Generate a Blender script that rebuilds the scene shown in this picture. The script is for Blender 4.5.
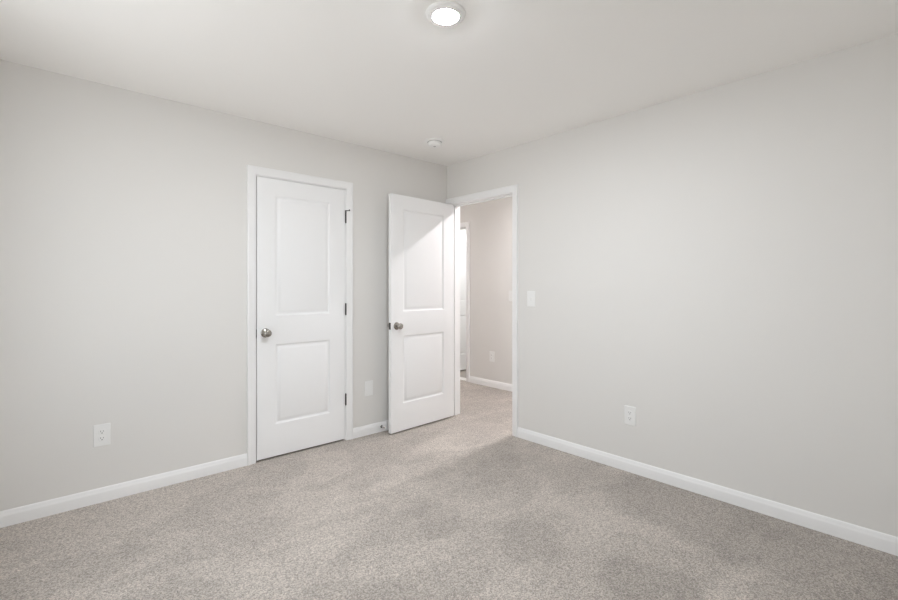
import bpy, bmesh, math
from mathutils import Vector, Matrix

C = bpy.context.scene
for o in list(bpy.data.objects):
    bpy.data.objects.remove(o, do_unlink=True)
col = C.collection
PI = math.pi

# ------------------------------------------------------------------ camera
H = 2.44                      # ceiling height
cam_d = bpy.data.cameras.new('camera')
cam = bpy.data.objects.new('camera', cam_d)
col.objects.link(cam)
cam_d.sensor_width = 36.0
cam_d.lens = 455.7 * 36.0 / 898.0
cam_d.shift_y = -13.0 / 898.0
cam_d.clip_start = 0.02
cam.location = (-2.985, -3.332, 1.253)
cam.rotation_euler = (PI / 2, 0, -math.atan2(0.6706, 0.7417))
C.camera = cam

# ------------------------------------------------------------------ world (overcast daylight outside the window)
w = bpy.data.worlds.new('World')
C.world = w
w.use_nodes = True
nt = w.node_tree
nt.nodes.clear()
out = nt.nodes.new('ShaderNodeOutputWorld')
bg = nt.nodes.new('ShaderNodeBackground')
geo = nt.nodes.new('ShaderNodeTexCoord')
sep = nt.nodes.new('ShaderNodeSeparateXYZ')
rmp = nt.nodes.new('ShaderNodeValToRGB')
nt.links.new(geo.outputs['Generated'], sep.inputs[0])
nt.links.new(sep.outputs['Z'], rmp.inputs[0])
rmp.color_ramp.elements[0].position = 0.0
rmp.color_ramp.elements[0].color = (0.97, 0.99, 1.0, 1)  # ground half set brighter than the sky, added to lift the ceiling
rmp.color_ramp.elements[1].position = 0.12
rmp.color_ramp.elements[1].color = (0.62, 0.68, 0.73, 1)
nt.links.new(rmp.outputs[0], bg.inputs[0])
bg.inputs[1].default_value = 3.9
nt.links.new(bg.outputs[0], out.inputs[0])

# window opening in the west wall (y range, z range); a portal guides the sky light through it
WX0, WX1, WZ0, WZ1 = -2.15, -0.75, 0.60, 2.08
WALL_X0 = -3.34
pl = bpy.data.lights.new('window_portal', 'AREA')
pl.shape = 'RECTANGLE'
pl.size, pl.size_y = WX1 - WX0, WZ1 - WZ0
pl.cycles.is_portal = True
po = bpy.data.objects.new('window_portal', pl)
col.objects.link(po)
po.location = (WALL_X0 - 0.13, (WX0 + WX1) / 2, (WZ0 + WZ1) / 2)
po.rotation_euler = (PI / 2, 0, -PI / 2)     # faces +x, into the room

LAMP = 820.0        # ceiling disc emission
HALL = 700.0
HALL_FILL = 265.0  # two unseen discs added at the hall ends to raise its ambience
BATH_FILL = 470.0  # unseen lamp added to brighten the far door

C.view_settings.view_transform = 'Standard'
C.view_settings.look = 'None'
C.view_settings.gamma = 1.0
C.view_settings.use_curve_mapping = False
C.view_settings.exposure = 0.16
C.cycles.max_bounces = 12
C.cycles.diffuse_bounces = 12
C.cycles.sample_clamp_indirect = 6.0

# ------------------------------------------------------------------ materials
def principled(name, color, rough=0.5, metal=0.0, spec=0.5):
    m = bpy.data.materials.new(name)
    m.use_nodes = True
    b = m.node_tree.nodes['Principled BSDF']
    b.inputs['Base Color'].default_value = (*color, 1)
    b.inputs['Roughness'].default_value = rough
    b.inputs['Metallic'].default_value = metal
    b.inputs['Specular IOR Level'].default_value = spec
    return m, b

def add_bump(m, b, scale, strength, dist, detail=2.0):
    n = m.node_tree
    tc = n.nodes.new('ShaderNodeTexCoord')
    nz = n.nodes.new('ShaderNodeTexNoise')
    nz.inputs['Scale'].default_value = scale
    nz.inputs['Detail'].default_value = detail
    bp = n.nodes.new('ShaderNodeBump')
    bp.inputs['Strength'].default_value = strength
    bp.inputs['Distance'].default_value = dist
    n.links.new(tc.outputs['Object'], nz.inputs['Vector'])
    n.links.new(nz.outputs['Fac'], bp.inputs['Height'])
    n.links.new(bp.outputs['Normal'], b.inputs['Normal'])

M_wall, b_ = principled('wall_paint', (0.748, 0.736, 0.715), 0.75, 0, 0.3)
add_bump(M_wall, b_, 120, 0.08, 0.002)
M_ceil, b_ = principled('ceiling_paint', (0.915, 0.905, 0.888), 0.9, 0, 0.2)
add_bump(M_ceil, b_, 90, 0.12, 0.002)
M_trim, b_ = principled('trim_paint', (0.865, 0.865, 0.865), 0.38, 0, 0.5)
M_door, b_ = principled('door_paint', (0.86, 0.862, 0.865), 0.42, 0, 0.45)
add_bump(M_door, b_, 60, 0.04, 0.001)
M_plate, b_ = principled('plate_plastic', (0.84, 0.84, 0.83), 0.3, 0, 0.5)
M_white, b_ = principled('bright_white_plastic', (0.90, 0.90, 0.89), 0.45, 0, 0.4)
M_slot, b_ = principled('slot_black', (0.03, 0.03, 0.03), 0.6)
M_nickel, b_ = principled('satin_nickel', (0.42, 0.40, 0.37), 0.16, 1.0)
M_hinge, b_ = principled('hinge_metal', (0.105, 0.10, 0.095), 0.35, 1.0)
M_rubber, b_ = principled('white_rubber', (0.7, 0.7, 0.68), 0.6)
M_thresh, b_ = principled('threshold_stone', (0.78, 0.76, 0.73), 0.35)
M_vinyl, b_ = principled('vinyl_floor', (0.36, 0.32, 0.285), 0.5)
add_bump(M_vinyl, b_, 30, 0.1, 0.002)

def emission(name, color, strength):
    m = bpy.data.materials.new(name)
    m.use_nodes = True
    n = m.node_tree
    n.nodes.clear()
    o = n.nodes.new('ShaderNodeOutputMaterial')
    e = n.nodes.new('ShaderNodeEmission')
    e.inputs[0].default_value = (*color, 1)
    e.inputs[1].default_value = strength
    n.links.new(e.outputs[0], o.inputs[0])
    return m
M_lens = emission('lens_lit', (0.955, 1.0, 1.055), LAMP)
M_lens_hall = emission('lens_lit_hall', (0.965, 0.925, 0.945), HALL)
M_lens_fill = emission('lens_fill_hall', (0.965, 0.925, 0.945), HALL_FILL)
M_lens_bath_fill = emission('lens_fill_bath', (0.97, 1.0, 1.02), BATH_FILL)

M_glass = bpy.data.materials.new('window_glass')
M_glass.use_nodes = True
n = M_glass.node_tree
n.nodes.clear()
o_ = n.nodes.new('ShaderNodeOutputMaterial')
mx = n.nodes.new('ShaderNodeMixShader')
tr = n.nodes.new('ShaderNodeBsdfTransparent')
gl = n.nodes.new('ShaderNodeBsdfGlossy')
gl.inputs['Roughness'].default_value = 0.02
mx.inputs[0].default_value = 0.06
n.links.new(tr.outputs[0], mx.inputs[1])
n.links.new(gl.outputs[0], mx.inputs[2])
n.links.new(mx.outputs[0], o_.inputs[0])

# carpet -------------------------------------------------------------
def carpet():
    m = bpy.data.materials.new('carpet')
    m.use_nodes = True
    n = m.node_tree
    b = n.nodes['Principled BSDF']
    b.inputs['Roughness'].default_value = 0.95
    b.inputs['Specular IOR Level'].default_value = 0.1
    b.inputs['Sheen Weight'].default_value = 0.15
    b.inputs['Sheen Roughness'].default_value = 0.6
    L = n.links.new
    tc = n.nodes.new('ShaderNodeTexCoord')
    def noise(scale, detail=2.0, rough=0.5, dist=0.0, vec=None):
        x = n.nodes.new('ShaderNodeTexNoise')
        x.inputs['Scale'].default_value = scale
        x.inputs['Detail'].default_value = detail
        x.inputs['Roughness'].default_value = rough
        x.inputs['Distortion'].default_value = dist
        L(vec or tc.outputs['Object'], x.inputs['Vector'])
        return x
    def math_(op, a, c=None, v=None):
        x = n.nodes.new('ShaderNodeMath')
        x.operation = op
        if hasattr(a, 'links'): L(a, x.inputs[0])
        else: x.inputs[0].default_value = a
        if c is not None:
            if hasattr(c, 'links'): L(c, x.inputs[1])
            else: x.inputs[1].default_value = c
        return x.outputs[0]
    def mrange(a, f0, f1, t0, t1, smooth=True):
        x = n.nodes.new('ShaderNodeMapRange')
        x.interpolation_type = 'SMOOTHSTEP' if smooth else 'LINEAR'
        L(a, x.inputs[0])
        for i, v in enumerate((f0, f1, t0, t1)):
            x.inputs[i + 1].default_value = v
        return x.outputs[0]
    # tufts: fine speckle of twisted yarn
    vor = n.nodes.new('ShaderNodeTexVoronoi')
    vor.inputs['Scale'].default_value = 210
    L(tc.outputs['Object'], vor.inputs['Vector'])
    sp = n.nodes.new('ShaderNodeSeparateColor')
    L(vor.outputs['Color'], sp.inputs[0])
    fine = noise(330, 2.0, 0.7)
    mid = noise(75, 3.0, 0.6)
    f1 = mrange(sp.outputs[0], 0, 1, 0.58, 1.32, False)
    f2 = mrange(fine.outputs['Fac'], 0.3, 0.7, 0.82, 1.16, False)
    f3 = mrange(mid.outputs['Fac'], 0.3, 0.7, 0.90, 1.10, False)
    # nap: the pile leans in swathes left by the vacuum and by feet
    sw = n.nodes.new('ShaderNodeMapping')
    sw.inputs['Rotation'].default_value = (0, 0, 0.55)
    sw.inputs['Scale'].default_value = (1.0, 2.2, 1.0)
    L(tc.outputs['Object'], sw.inputs['Vector'])
    nap1 = noise(1.5, 3.0, 0.55, 0.6, sw.outputs[0])
    nap2 = noise(4.5, 2.0, 0.5, 0.4)
    g1 = mrange(nap1.outputs['Fac'], 0.46, 0.56, 0.94, 1.05)
    g2 = mrange(nap2.outputs['Fac'], 0.42, 0.58, 0.975, 1.02)
    # pressed patches, plus painted doorway light and right-hand shade (centre x, y, half sizes, angle, gain)
    dist = noise(5.0, 3.0, 0.55)
    dd = n.nodes.new('ShaderNodeVectorMath'); dd.operation = 'SUBTRACT'
    L(dist.outputs['Color'], dd.inputs[0]); dd.inputs[1].default_value = (0.5, 0.5, 0.5)
    ds = n.nodes.new('ShaderNodeVectorMath'); ds.operation = 'SCALE'
    L(dd.outputs[0], ds.inputs[0]); ds.inputs['Scale'].default_value = 0.26
    da = n.nodes.new('ShaderNodeVectorMath'); da.operation = 'ADD'
    L(tc.outputs['Object'], da.inputs[0]); L(ds.outputs[0], da.inputs[1])
    gains = []
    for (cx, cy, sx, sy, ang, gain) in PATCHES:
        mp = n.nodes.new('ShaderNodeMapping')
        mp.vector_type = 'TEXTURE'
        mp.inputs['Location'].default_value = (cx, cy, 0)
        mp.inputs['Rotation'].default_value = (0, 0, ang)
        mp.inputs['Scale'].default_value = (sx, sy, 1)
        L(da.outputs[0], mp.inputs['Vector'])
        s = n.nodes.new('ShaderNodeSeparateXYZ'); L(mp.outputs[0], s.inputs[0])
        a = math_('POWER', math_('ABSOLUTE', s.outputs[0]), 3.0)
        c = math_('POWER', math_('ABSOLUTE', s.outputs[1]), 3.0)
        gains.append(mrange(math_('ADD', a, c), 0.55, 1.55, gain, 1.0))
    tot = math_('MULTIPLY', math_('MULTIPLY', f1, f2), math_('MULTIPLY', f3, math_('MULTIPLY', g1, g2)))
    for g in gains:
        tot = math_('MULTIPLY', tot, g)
    hue = n.nodes.new('ShaderNodeMix'); hue.data_type = 'RGBA'
    hn = noise(190, 1.0)
    L(mrange(hn.outputs['Fac'], 0.35, 0.65, 0, 1), hue.inputs[0])
    hue.inputs[6].default_value = (*CARPET_A, 1)
    hue.inputs[7].default_value = (*CARPET_B, 1)
    ml = n.nodes.new('ShaderNodeVectorMath'); ml.operation = 'SCALE'
    L(hue.outputs[2], ml.inputs[0]); L(tot, ml.inputs['Scale'])
    L(ml.outputs[0], b.inputs['Base Color'])
    bp = n.nodes.new('ShaderNodeBump')
    bp.inputs['Strength'].default_value = 0.55
    bp.inputs['Distance'].default_value = 0.004
    L(math_('MULTIPLY', f1, f2), bp.inputs['Height'])
    L(bp.outputs['Normal'], b.inputs['Normal'])
    return m
CARPET_A = (0.502, 0.446, 0.398)
CARPET_B = (0.430, 0.394, 0.358)
PATCHES = [
    (-1.08, -2.49, 0.17, 0.20, 0.6, 0.83),
    (-0.26, -2.60, 0.36, 0.72, -0.08, 0.82),  # pressed nap plus shade along the right wall, put into the colour
    (-1.16, -1.93, 0.18, 0.13, 0.5, 0.88),
    (-0.75, -1.27, 0.42, 0.14, 0.4, 0.90),
    (-1.36, -1.45, 0.20, 0.10, 0.9, 0.90),
    (-2.90, -0.75, 0.32, 0.15, 0.1, 0.88),
    (-1.95, -1.85, 0.13, 0.22, 0.4, 0.93),
    (-0.35, -0.62, 0.50, 0.22, 0.1, 1.14),  # hall light pooling at the doorway, painted into the pile colour
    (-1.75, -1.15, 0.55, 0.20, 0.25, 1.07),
    (-0.85, -2.95, 0.22, 0.16, 0.2, 0.84),
]
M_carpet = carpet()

# ------------------------------------------------------------------ mesh helpers
def link(name, bm, mat, parent=None, smooth=False, bevel=0.0, seg=2):
    bmesh.ops.recalc_face_normals(bm, faces=bm.faces)
    me = bpy.data.meshes.new(name)
    bm.to_mesh(me)
    bm.free()
    o = bpy.data.objects.new(name, me)
    col.objects.link(o)
    me.materials.append(mat)
    if smooth:
        for p in me.polygons:
            p.use_smooth = True
        me.set_sharp_from_angle(angle=math.radians(38))
    if bevel:
        md = o.modifiers.new('bevel', 'BEVEL')
        md.width = bevel; md.segments = seg
        md.limit_method = 'ANGLE'; md.angle_limit = math.radians(50)
        for p in me.polygons:
            p.use_smooth = True
        me.set_sharp_from_angle(angle=math.radians(30))
    if parent:
        o.parent = parent
    return o

def box(bm, x0, x1, y0, y1, z0, z1):
    vs = [bm.verts.new((x, y, z)) for x in (x0, x1) for y in (y0, y1) for z in (z0, z1)]
    for f in ((0, 1, 3, 2), (4, 6, 7, 5), (0, 4, 5, 1), (2, 3, 7, 6), (0, 2, 6, 4), (1, 5, 7, 3)):
        bm.faces.new([vs[i] for i in f])

def boxes(*bs):
    bm = bmesh.new()
    for b in bs:
        box(bm, *b)
    return bm

def lathe(profile, seg=48, mat=None):
    """profile of (r, h), revolved around local Z"""
    bm = bmesh.new()
    rings = []
    for r, h in profile:
        if r < 1e-6:
            rings.append([bm.verts.new((0, 0, h))])
        else:
            rings.append([bm.verts.new((r * math.cos(2 * PI * k / seg), r * math.sin(2 * PI * k / seg), h)) for k in range(seg)])
    for a, b in zip(rings, rings[1:]):
        for k in range(seg):
            q = (k + 1) % seg
            if len(a) == 1 and len(b) == 1: continue
            if len(a) == 1: bm.faces.new((a[0], b[k], b[q]))
            elif len(b) == 1: bm.faces.new((a[k], b[0], a[q]))
            else: bm.faces.new((a[k], b[k], b[q], a[q]))
    for rr in (rings[0], rings[-1]):
        if len(rr) > 1:
            bm.faces.new(rr)
    return bm

def xf(bm, m):
    bmesh.ops.transform(bm, matrix=m, verts=bm.verts)
    return bm

def struct(o, label=None):
    o['kind'] = 'structure'
    if label: o['label'] = label
    return o

def thing(name, label, cat, loc=(0, 0, 0), rot=(0, 0, 0), group=None):
    o = bpy.data.objects.new(name, None)
    o.empty_display_size = 0.05
    col.objects.link(o)
    o.location = loc
    o.rotation_euler = rot
    o['label'] = label
    o['category'] = cat
    if group: o['group'] = group
    return o

# ------------------------------------------------------------------ room shell
T = 0.116                 # wall thickness
XW = -3.34                # west wall face
YS = -3.70                # south wall face
XH = 1.244                # far wall of the hall
BZ = 2.066                # rough opening height
# closet opening, hall opening, bathroom opening (clear of jambs)
CX0, CX1 = -1.8265, -1.1155
DY0, DY1 = -0.831, -0.063
BY0, BY1 = 1.000, 1.622
OH = 2.048
J = 0.018

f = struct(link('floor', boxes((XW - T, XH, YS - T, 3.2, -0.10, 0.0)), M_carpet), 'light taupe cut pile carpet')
c = struct(link('ceiling', boxes((XW - T, 3.2, YS - T, 3.2, H, H + 0.10)), M_ceil), 'flat off white painted ceiling')

def wall_x(name, x0, x1, y0, y1, op=None, label=None):   # wall running along y with an opening
    if op:
        a, b, z0, z1 = op
        bs = [(x0, x1, y0, a, 0, H), (x0, x1, b, y1, 0, H), (x0, x1, a, b, z1, H)]
        if z0 > 0: bs.append((x0, x1, a, b, 0, z0))
    else:
        bs = [(x0, x1, y0, y1, 0, H)]
    return struct(link(name, boxes(*bs), M_wall), label)
def wall_y(name, x0, x1, y0, y1, op=None, label=None):
    if op:
        a, b, z0, z1 = op
        bs = [(x0, a, y0, y1, 0, H), (b, x1, y0, y1, 0, H), (a, b, y0, y1, z1, H)]
        if z0 > 0: bs.append((a, b, y0, y1, 0, z0))
    else:
        bs = [(x0, x1, y0, y1, 0, H)]
    return struct(link(name, boxes(*bs), M_wall), label)

wall_y('wall_north', XW - T, T, 0, T, (CX0 - J, CX1 + J, 0, BZ), 'pale grey painted wall with the closed closet door')
wall_x('wall_east', 0, T, YS, 0, (DY0 - J, DY1 + J, 0, BZ), 'pale grey painted wall with the open doorway')
wall_x('wall_west', XW - T, XW, YS, 0, (WX0, WX1, WZ0, WZ1))
wall_y('wall_south', XW - T, T, YS - T, YS)
wall_x('wall_hall_east', XH, XH + T, YS, 2.9, (BY0 - J, BY1 + J, 0, BZ), 'hall wall seen through the open doorway')
wall_x('wall_hall_west', 0, T, T, 2.9)
wall_y('wall_hall_north', 0, 3.0, 2.9, 3.0)
wall_y('wall_hall_south', T, XH + T, YS - T, YS)
wall_y('wall_closet_north', -2.45, -0.35, 0.76, 0.86)
wall_x('wall_closet_west', -2.45, -2.35, T, 0.76)
wall_x('wall_closet_east', -0.45, -0.35, T, 0.76)
wall_x('wall_bath_east', 2.90, 3.0, 0.20, 2.9)
wall_y('wall_bath_south', XH + T, 3.0, 0.10, 0.20)
wall_y('wall_bath_north', XH + T, 3.0, 1.72, 1.82)
struct(link('floor_bath', boxes((XH + 0.116, 3.0, 0.10, 2.9, -0.10, 0.0)), M_vinyl), 'taupe vinyl floor beyond the hall')

# ------------------------------------------------------------------ door casings, jambs
CAS = [(0.0, 0.0), (0.0, 0.0085), (0.003, 0.0105), (0.014, 0.0110), (0.022, 0.0128), (0.034, 0.0150), (0.041, 0.0152),
       (0.0435, 0.0170), (0.054, 0.0175), (0.057, 0.0155), (0.057, 0.0)]
def casing_bm(a0, a1, h, P, rev=0.006):
    """three mitred lengths round an opening a0..a1, head at h; P maps (along, up, out) to 3D"""
    bm = bmesh.new()
    path = []
    for wd, th in CAS:
        q = rev + wd
        path.append([P(a0 - q, 0.0, th), P(a0 - q, h + q, th), P(a1 + q, h + q, th), P(a1 + q, 0.0, th)])
    vs = [[bm.verts.new(p) for p in row] for row in path]
    n_ = len(vs)
    for i in range(n_):
        j = (i + 1) % n_
        for k in range(3):
            bm.faces.new((vs[i][k], vs[i][k + 1], vs[j][k + 1], vs[j][k]))
    bm.faces.new([vs[i][0] for i in range(n_)])
    bm.faces.new([vs[i][3] for i in reversed(range(n_))])
    return bm

def merge(bm, other):
    me = bpy.data.meshes.new('tmp'); other.to_mesh(me); other.free()
    bm.from_mesh(me); bpy.data.meshes.remove(me)
    return bm

def frame(name, label, a0, a1, Pin, Pout, stop0, stop1, bothsides=True):
    """jamb (mapped with Pin: along, up, depth into wall), with a door stop between depths stop0..stop1"""
    root = bmesh.new()
    casing = casing_bm(a0, a1, OH, Pin)
    if bothsides:
        merge(casing, casing_bm(a0, a1, OH, Pout))
    o = struct(link(name, casing, M_trim, smooth=True), label)
    def B(bm, u0, u1, z0, z1, d0, d1):
        p, q = Pin(u0, z0, -d0), Pin(u1, z1, -d1)
        box(bm, min(p[0], q[0]), max(p[0], q[0]), min(p[1], q[1]), max(p[1], q[1]), min(p[2], q[2]), max(p[2], q[2]))
    jb = bmesh.new()
    B(jb, a0 - J, a0, 0, OH + J, 0, T)
    B(jb, a1, a1 + J, 0, OH + J, 0, T)
    B(jb, a0, a1, OH, OH + J, 0, T)
    link('jamb', jb, M_trim, o)
    sb = bmesh.new()
    B(sb, a0, a0 + 0.011, 0, OH, stop0, stop1)
    B(sb, a1 - 0.011, a1, 0, OH, stop0, stop1)
    B(sb, a0 + 0.011, a1 - 0.011, OH - 0.011, OH, stop0, stop1)
    link('stop_moulding', sb, M_trim, o, bevel=0.002)
    return o

t1 = frame('trim_1', 'white moulded casing round the closed closet door', CX0, CX1, lambda a, z, d: (a, -d, z), lambda a, z, d: (a, T + d, z), 0.037, 0.072)
t2 = frame('trim_2', 'white moulded casing round the open doorway to the hall', DY0, DY1, lambda a, z, d: (-d, a, z), lambda a, z, d: (T + d, a, z), 0.037, 0.072)
t3 = frame('trim_3', 'white casing round the doorway at the far side of the hall', BY0, BY1, lambda a, z, d: (XH - d, a, z), lambda a, z, d: (XH + T + d, a, z), 0.044, 0.079)

# strike plates on the jambs
link('strike_plate', boxes((0.003, 0.030, DY0 - 0.0005, DY0 + 0.0015, 0.895, 0.952)), M_hinge, t2)
link('strike_plate', boxes((CX0 - 0.0005, CX0 + 0.0015, -0.0015, 0.030, 0.885, 0.945)), M_hinge, t1)

# threshold of the far doorway
struct(link('trim_4', boxes((XH - 0.006, XH + T, BY0, BY1, 0.0, 0.012)), M_thresh, bevel=0.004), 'pale threshold strip in the far doorway')

# ------------------------------------------------------------------ baseboards
BB = [(0, 0), (0.0125, 0), (0.0125, 0.054), (0.0112, 0.060), (0.0085, 0.066), (0.0078, 0.072), (0.0055, 0.079), (0.0035, 0.083), (0, 0.083)]
def base_run(bm, P, a, b):
    r0 = [bm.verts.new(P(a, z, d)) for d, z in BB]
    r1 = [bm.verts.new(P(b, z, d)) for d, z in BB]
    n_ = len(BB)
    for i in range(n_):
        j = (i + 1) % n_
        bm.faces.new((r0[i], r0[j], r1[j], r1[i]))
    bm.faces.new(r0); bm.faces.new(list(reversed(r1)))
def baseboard(name, P, runs, label=None):
    bm = bmesh.new()
    for a, b in runs: base_run(bm, P, a, b)
    return struct(link(name, bm, M_trim, smooth=True), label)
PN = lambda a, z, d: (a, -d, z)
PE = lambda a, z, d: (-d, a, z)
cw = 0.063
baseboard('baseboard_north', PN, [(XW, CX0 - cw), (CX1 + cw, -0.0125)], 'white baseboard either side of the closet door')
baseboard('baseboard_east', PE, [(YS, DY0 - cw)], 'white baseboard right of the open doorway')
baseboard('baseboard_west', lambda a, z, d: (XW + d, a, z), [(YS + 0.0125, -0.0125)])
baseboard('baseboard_south', lambda a, z, d: (a, YS + d, z), [(XW, -0.0125)])
baseboard('baseboard_hall_east', lambda a, z, d: (XH - d, a, z), [(YS, BY0 - cw), (BY1 + cw, 2.9)], 'white baseboard in the hall beyond the doorway')
baseboard('baseboard_hall_west', lambda a, z, d: (T + d, a, z), [(YS, DY0 - cw), (0.0, 2.9)])

# ------------------------------------------------------------------ doors
def slab_bm(W, Hh, Tk, y0, st=0.131, x_off=0.003):
    """moulded two panel slab: local x from hinge to latch, y thickness from y0, z up from 0.013"""
    zb = 0.013
    xs = [0, st, W - st, W]
    zs = [0, 0.232, 0.822, 1.026, Hh - 0.118, Hh]
    prof = [(0.0, 0.0), (0.004, 0.0020), (0.009, 0.0075), (0.014, 0.0098), (0.021, 0.0100), (0.025, 0.0088), (0.038, 0.0020), (0.042, 0.0012)]
    bm = bmesh.new()
    for side in (0, 1):
        yf = y0 + (Tk if side else 0)
        s = -1 if side else 1
        def V(x, z, dp=0.0): return bm.verts.new((x + x_off, yf + s * dp, z + zb))
        for i in range(3):
            for j in range(5):
                if i == 1 and j in (1, 3):
                    prev = None
                    for q, dp in prof:
                        r = [V(xs[1] + q, zs[j] + q, dp), V(xs[2] - q, zs[j] + q, dp), V(xs[2] - q, zs[j + 1] - q, dp), V(xs[1] + q, zs[j + 1] - q, dp)]
                        if prev:
                            for k in range(4):
                                bm.faces.new((prev[k], prev[(k + 1) % 4], r[(k + 1) % 4], r[k]))
                        prev = r
                    bm.faces.new(prev)
                else:
                    bm.faces.new((V(xs[i], zs[j]), V(xs[i + 1], zs[j]), V(xs[i + 1], zs[j + 1]), V(xs[i], zs[j + 1])))
    y1 = y0 + Tk
    def Q(x0, z0, x1, z1):
        bm.faces.new([bm.verts.new((x0 + x_off, y0, z0 + zb)), bm.verts.new((x1 + x_off, y0, z1 + zb)), bm.verts.new((x1 + x_off, y1, z1 + zb)), bm.verts.new((x0 + x_off, y1, z0 + zb))])
    for i in range(3):
        Q(xs[i], 0, xs[i + 1], 0); Q(xs[i], Hh, xs[i + 1], Hh)
    for j in range(5):
        Q(0, zs[j], 0, zs[j + 1]); Q(W, zs[j], W, zs[j + 1])
    bmesh.ops.remove_doubles(bm, verts=bm.verts, dist=1e-5)
    return bm

KNOB = [(0.0, 0.0), (0.0325, 0.0), (0.0335, 0.002), (0.0325, 0.005), (0.028, 0.008), (0.018, 0.0105), (0.0125, 0.014), (0.0115, 0.022),
        (0.0125, 0.028), (0.018, 0.032), (0.0235, 0.037), (0.0265, 0.044), (0.0270, 0.050), (0.0255, 0.056), (0.021, 0.061), (0.012, 0.0645), (0.0, 0.0655)]
def make_door(name, label, W, loc, rotz, y0, nhinge=3, hinge_z=(1.822, 1.072, 0.335), pin_stop=False, hinges=True):
    o = link(name, slab_bm(W, 2.032, 0.035, y0), M_door, bevel=0.0012)
    o.location = loc; o.rotation_euler = (0, 0, rotz)
    struct(o, label)
    kx, kz = 0.003 + W - 0.060, 0.921
    for s, yy in ((1, y0 + 0.035), (-1, y0)):
        k = lathe(KNOB)
        m = Matrix.Translation((kx, yy, kz)) @ Matrix.Rotation(-s * PI / 2, 4, 'X')
        xf(k, m)
        link('door_knob', k, M_nickel, o, smooth=True)
    # latch face plate and bolt on the free edge
    lp = boxes((W + 0.0015, W + 0.0040, y0 + 0.005, y0 + 0.030, kz - 0.0285, kz + 0.0285), (W + 0.003, W + 0.0054, y0 + 0.011, y0 + 0.024, kz - 0.010, kz + 0.010))
    link('latch_plate', lp, M_hinge, o)
    if hinges:
        for hz in hinge_z:
            bm = bmesh.new()
            for q in range(5):
                z0 = hz - 0.0445 + q * 0.0178
                merge(bm, xf(lathe([(0, 0), (0.0058, 0), (0.0062, 0.0006), (0.0062, 0.0170), (0.0058, 0.0176), (0, 0.0176)], 16), Matrix.Translation((-0.001, 0.0, z0))))
            merge(bm, xf(lathe([(0, -0.005), (0.004, -0.004), (0.005, 0), (0.005, 0.089), (0.004, 0.094), (0, 0.095)], 14), Matrix.Translation((-0.001, 0.0, hz - 0.0445))))
            yl = y0 + 0.035 if y0 < 0 else y0
            box(bm, -0.0025, -0.0005, min(0, yl) , max(0, yl), hz - 0.0445, hz + 0.0445)
            link('hinge', bm, M_hinge, o, smooth=True)
    if pin_stop:
        hz = hinge_z[0] + 0.053
        bm = xf(lathe([(0, -0.003), (0.008, -0.003), (0.008, 0.003), (0, 0.003)], 20), Matrix.Translation((-0.001, 0, hz)))
        merge(bm, xf(lathe([(0, 0), (0.0032, 0), (0.0032, 0.030), (0, 0.030)], 12), Matrix.Translation((-0.001, 0.0, hz)) @ Matrix.Rotation(math.radians(-78), 4, 'Y') @ Matrix.Rotation(math.radians(-35), 4, 'X')))
        merge(bm, xf(lathe([(0, 0.026), (0.0065, 0.026), (0.0072, 0.030), (0.0065, 0.034), (0, 0.034)], 16), Matrix.Translation((-0.001, 0.0, hz)) @ Matrix.Rotation(math.radians(-78), 4, 'Y') @ Matrix.Rotation(math.radians(-35), 4, 'X')))
        link('hinge_pin_stop', bm, M_hinge, o, smooth=True)
    return o

make_door('door_1', 'closed white two panel closet door with round nickel knob', 0.7025, (CX1, -0.007, 0), PI, -0.042, pin_stop=True)
make_door('door_2', 'white two panel door standing open in front of the corner', 0.762, (-0.007, DY1, 0), PI + math.radians(3.5), 0.007)
make_door('door_3', 'white two panel door open in the far room beyond the hall', 0.610, (XH + T + 0.007, BY1, 0), 0.0, -0.042)

# ------------------------------------------------------------------ window in the west wall (left of and behind the camera)
wf = bmesh.new()
fw = 0.045
s0, s1 = XW - T + 0.02, XW - T + 0.08
ym = (WX0 + WX1) / 2
zm = (WZ0 + WZ1) / 2
for b in ((s0, s1, WX0, WX1, WZ0, WZ0 + fw), (s0, s1, WX0, WX1, WZ1 - fw, WZ1), (s0, s1, WX0, WX0 + fw, WZ0 + fw, WZ1 - fw),
          (s0, s1, WX1 - fw, WX1, WZ0 + fw, WZ1 - fw), (s0, s1, ym - 0.04, ym + 0.04, WZ0 + fw, WZ1 - fw)):
    box(wf, *b)
win = struct(link('window_1', wf, M_trim, bevel=0.003), 'white twin window lighting the room')
for a_, b_2 in ((WX0 + fw, ym - 0.04), (ym + 0.04, WX1 - fw)):
    link('meeting_rail', boxes((s0 + 0.01, s1 - 0.01, a_, b_2, zm - 0.022, zm + 0.022)), M_trim, win)
    for za, zb_ in ((WZ0 + fw, zm - 0.022), (zm + 0.022, WZ1 - fw)):
        link('pane', boxes((s0 + 0.028, s0 + 0.032, a_, b_2, za, zb_)), M_glass, win)
link('window_sill', boxes((XW - T + 0.08, XW + 0.03, WX0 - 0.05, WX1 + 0.05, WZ0 - 0.02, WZ0)), M_trim, win, bevel=0.004)

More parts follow.
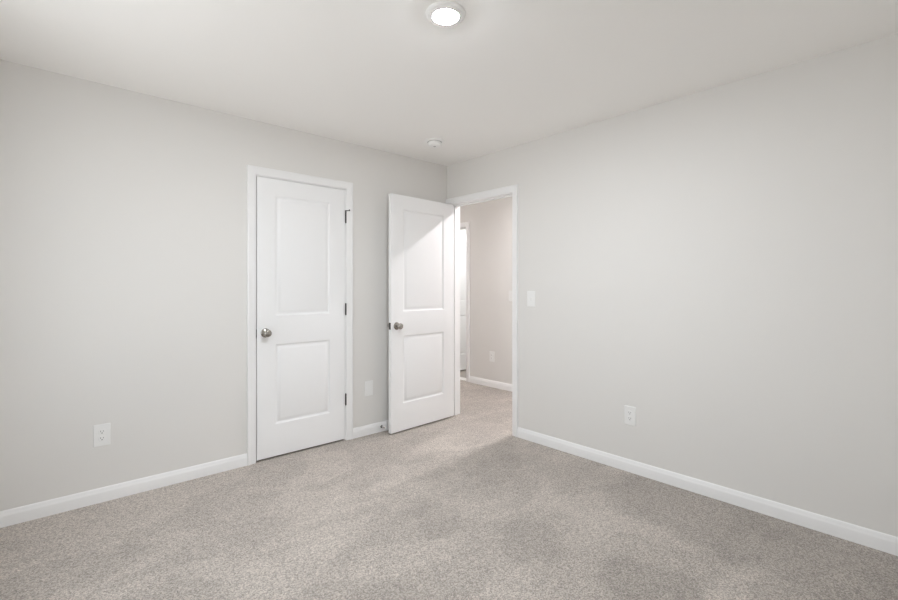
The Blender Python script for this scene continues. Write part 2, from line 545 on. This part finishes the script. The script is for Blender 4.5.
# ------------------------------------------------------------------ ceiling lights, with unseen fill discs added
def disc_light(label, x, y, mat):
    t = thing('ceiling_light', label, 'ceiling light', (x, y, H))
    ring = lathe([(0.0, 0.0), (0.086, 0.0), (0.088, -0.003), (0.0855, -0.007), (0.077, -0.0118), (0.065, -0.0153), (0.059, -0.0165), (0.0568, -0.0160), (0.0562, -0.012), (0.0, -0.012)], 72)
    link('trim_ring', ring, M_white, t, smooth=True)
    lens = lathe([(0.0, -0.0125), (0.0558, -0.0125), (0.0558, -0.0163), (0.0545, -0.0172), (0.047, -0.0190), (0.030, -0.0207), (0.0, -0.0214)], 64)
    link('lens', lens, mat, t, smooth=True)
    return t
disc_light('round white flush ceiling light, lit, in the middle of the bedroom ceiling', -1.670, -1.856, M_lens)
disc_light('lit round ceiling light in the hall outside the doorway', 0.68, -0.73, M_lens_hall)
disc_light('added unseen fill light, disc shaped, at the far north end of the hall', 0.68, 1.95, M_lens_fill)
disc_light('added unseen fill light, disc shaped, at the south end of the hall', 0.68, -2.95, M_lens_fill)
disc_light('added unseen disc light brightening the room beyond the hall', 2.0, 0.95, M_lens_bath_fill)

# ------------------------------------------------------------------ smoke detector
sd = thing('smoke_detector', 'round white smoke detector on the ceiling near the corner', 'smoke detector', (-0.590, -0.509, H))
link('base', lathe([(0, 0), (0.074, 0), (0.075, -0.004), (0.072, -0.010), (0.064, -0.0125), (0, -0.0125)], 64), M_white, sd, smooth=True)
link('body', lathe([(0, -0.0125), (0.051, -0.0125), (0.051, -0.0155), (0.0555, -0.0165), (0.0555, -0.030), (0.052, -0.038), (0.045, -0.043), (0.033, -0.0450), (0.029, -0.0438), (0.025, -0.0450), (0, -0.0455)], 64), M_white, sd, smooth=True)
M_btn, _b = principled('detector_button', (0.42, 0.42, 0.41), 0.5)
link('test_button', lathe([(0, -0.0453), (0.010, -0.0453), (0.010, -0.0468), (0.008, -0.0476), (0, -0.0476)], 32), M_btn, sd, smooth=True)
link('vent_ring', lathe([(0.0505, -0.0122), (0.0590, -0.0122), (0.0590, -0.0130), (0.0505, -0.0130)], 64), M_btn, sd, smooth=True)

# ------------------------------------------------------------------ wall plates; local frame: x along the wall, z up, -y out of the wall
def rounded_plate(w_, h_, th):
    bm = boxes((-w_ / 2, w_ / 2, -th, 0, -h_ / 2, h_ / 2))
    return bm
def disc_y(r, y0, y1, cx=0, cz=0, seg=24, clipz=None):
    bm = lathe([(0, 0), (r, 0), (r, y1 - y0), (0, y1 - y0)], seg)
    xf(bm, Matrix.Translation((cx, y0, cz)) @ Matrix.Rotation(-PI / 2, 4, 'X'))
    if clipz:
        for v in bm.verts:
            v.co.z = max(cz - clipz, min(cz + clipz, v.co.z))
    return bm
PW, PH = 0.080, 0.127
def outlet(label, loc, rotz, group='wall outlets'):
    t = thing('wall_outlet', label, 'outlet', loc, (0, 0, rotz), None)
    link('plate', rounded_plate(PW, PH, 0.0055), M_plate, t, bevel=0.003, seg=3)
    for s in (1, -1):
        cz = s * 0.0195
        bm = disc_y(0.0172, -0.0080, -0.0050, 0, cz, 32, 0.0142)
        r = link('receptacle', bm, M_plate, t, bevel=0.0006)
        sl = boxes((-0.0075, -0.0055, -0.0085, -0.0078, cz - 0.0005, cz + 0.0080), (0.0055, 0.0075, -0.0085, -0.0078, cz + 0.0005, cz + 0.0072))
        merge(sl, disc_y(0.0026, -0.0085, -0.0078, 0, cz - 0.0070, 16))
        link('slots', sl, M_slot, r)
    link('screw', disc_y(0.0028, -0.0064, -0.0050, 0, 0, 16), M_plate, t)
    return t
def switch(label, loc, rotz):
    t = thing('light_switch', label, 'light switch', loc, (0, 0, rotz))
    link('plate', rounded_plate(PW, PH, 0.0055), M_plate, t, bevel=0.003, seg=3)
    link('collar', boxes((-0.0060, 0.0060, -0.0066, -0.0050, -0.0125, 0.0125)), M_plate, t, bevel=0.0006)
    tg = boxes((-0.0042, 0.0042, -0.0150, 0.0, -0.0055, 0.0055))
    xf(tg, Matrix.Rotation(math.radians(24), 4, 'X'))
    link('toggle', tg, M_plate, t, bevel=0.001)
    for s in (1, -1):
        link('screw', disc_y(0.0030, -0.0064, -0.0050, 0, s * 0.030, 16), M_plate, t)
    return t
outlet('white double outlet low on the wall at left of the closet door', (-2.704, 0, 0.390), 0)
outlet('white double outlet low on the right hand wall', (0, -1.864, 0.381), -PI / 2)
outlet('small white outlet on the hall wall, seen through the doorway', (XH, 0.540, 0.381), -PI / 2)
switch('white single toggle switch right of the open doorway', (0, -1.031, 1.157), -PI / 2)
switch('white switch on the hall wall, half hidden by the door casing', (XH, 0.228, 1.145), -PI / 2)
dp = thing('wall_plate', 'white wall plate between the closet door and the open door', 'wall plate', (-0.892, 0, 0.392))
link('plate', rounded_plate(PW, PH, 0.0055), M_plate, dp, bevel=0.003, seg=3)
link('insert', boxes((-0.0165, 0.0165, -0.0072, -0.0050, -0.0335, 0.0335)), M_plate, dp, bevel=0.0008)
link('jack', boxes((-0.005, 0.005, -0.0078, -0.0070, -0.012, 0.012)), M_plate, dp)

# ------------------------------------------------------------------ spring door stop on the baseboard
ds = thing('door_stop', 'small nickel door stop on the baseboard behind the open door', 'door stop', (-0.770, -0.0115, 0.045))
link('mount', xf(lathe([(0, 0), (0.0125, 0), (0.0125, 0.003), (0.009, 0.008), (0.0055, 0.011), (0, 0.011)], 24), Matrix.Rotation(PI / 2, 4, 'X')), M_hinge, ds, smooth=True)
spring = [(0, 0.009)]
k = 0
while k < 22:
    z = 0.010 + k * 0.0024
    spring += [(0.0036, z), (0.0048, z + 0.0012)]
    k += 1
spring += [(0.0036, 0.063), (0, 0.063)]
link('spring', xf(lathe(spring, 16), Matrix.Rotation(PI / 2, 4, 'X')), M_nickel, ds, smooth=True)
link('bumper', xf(lathe([(0, 0.062), (0.0062, 0.062), (0.0075, 0.065), (0.0072, 0.072), (0.005, 0.075), (0, 0.075)], 20), Matrix.Rotation(PI / 2, 4, 'X')), M_rubber, ds, smooth=True)
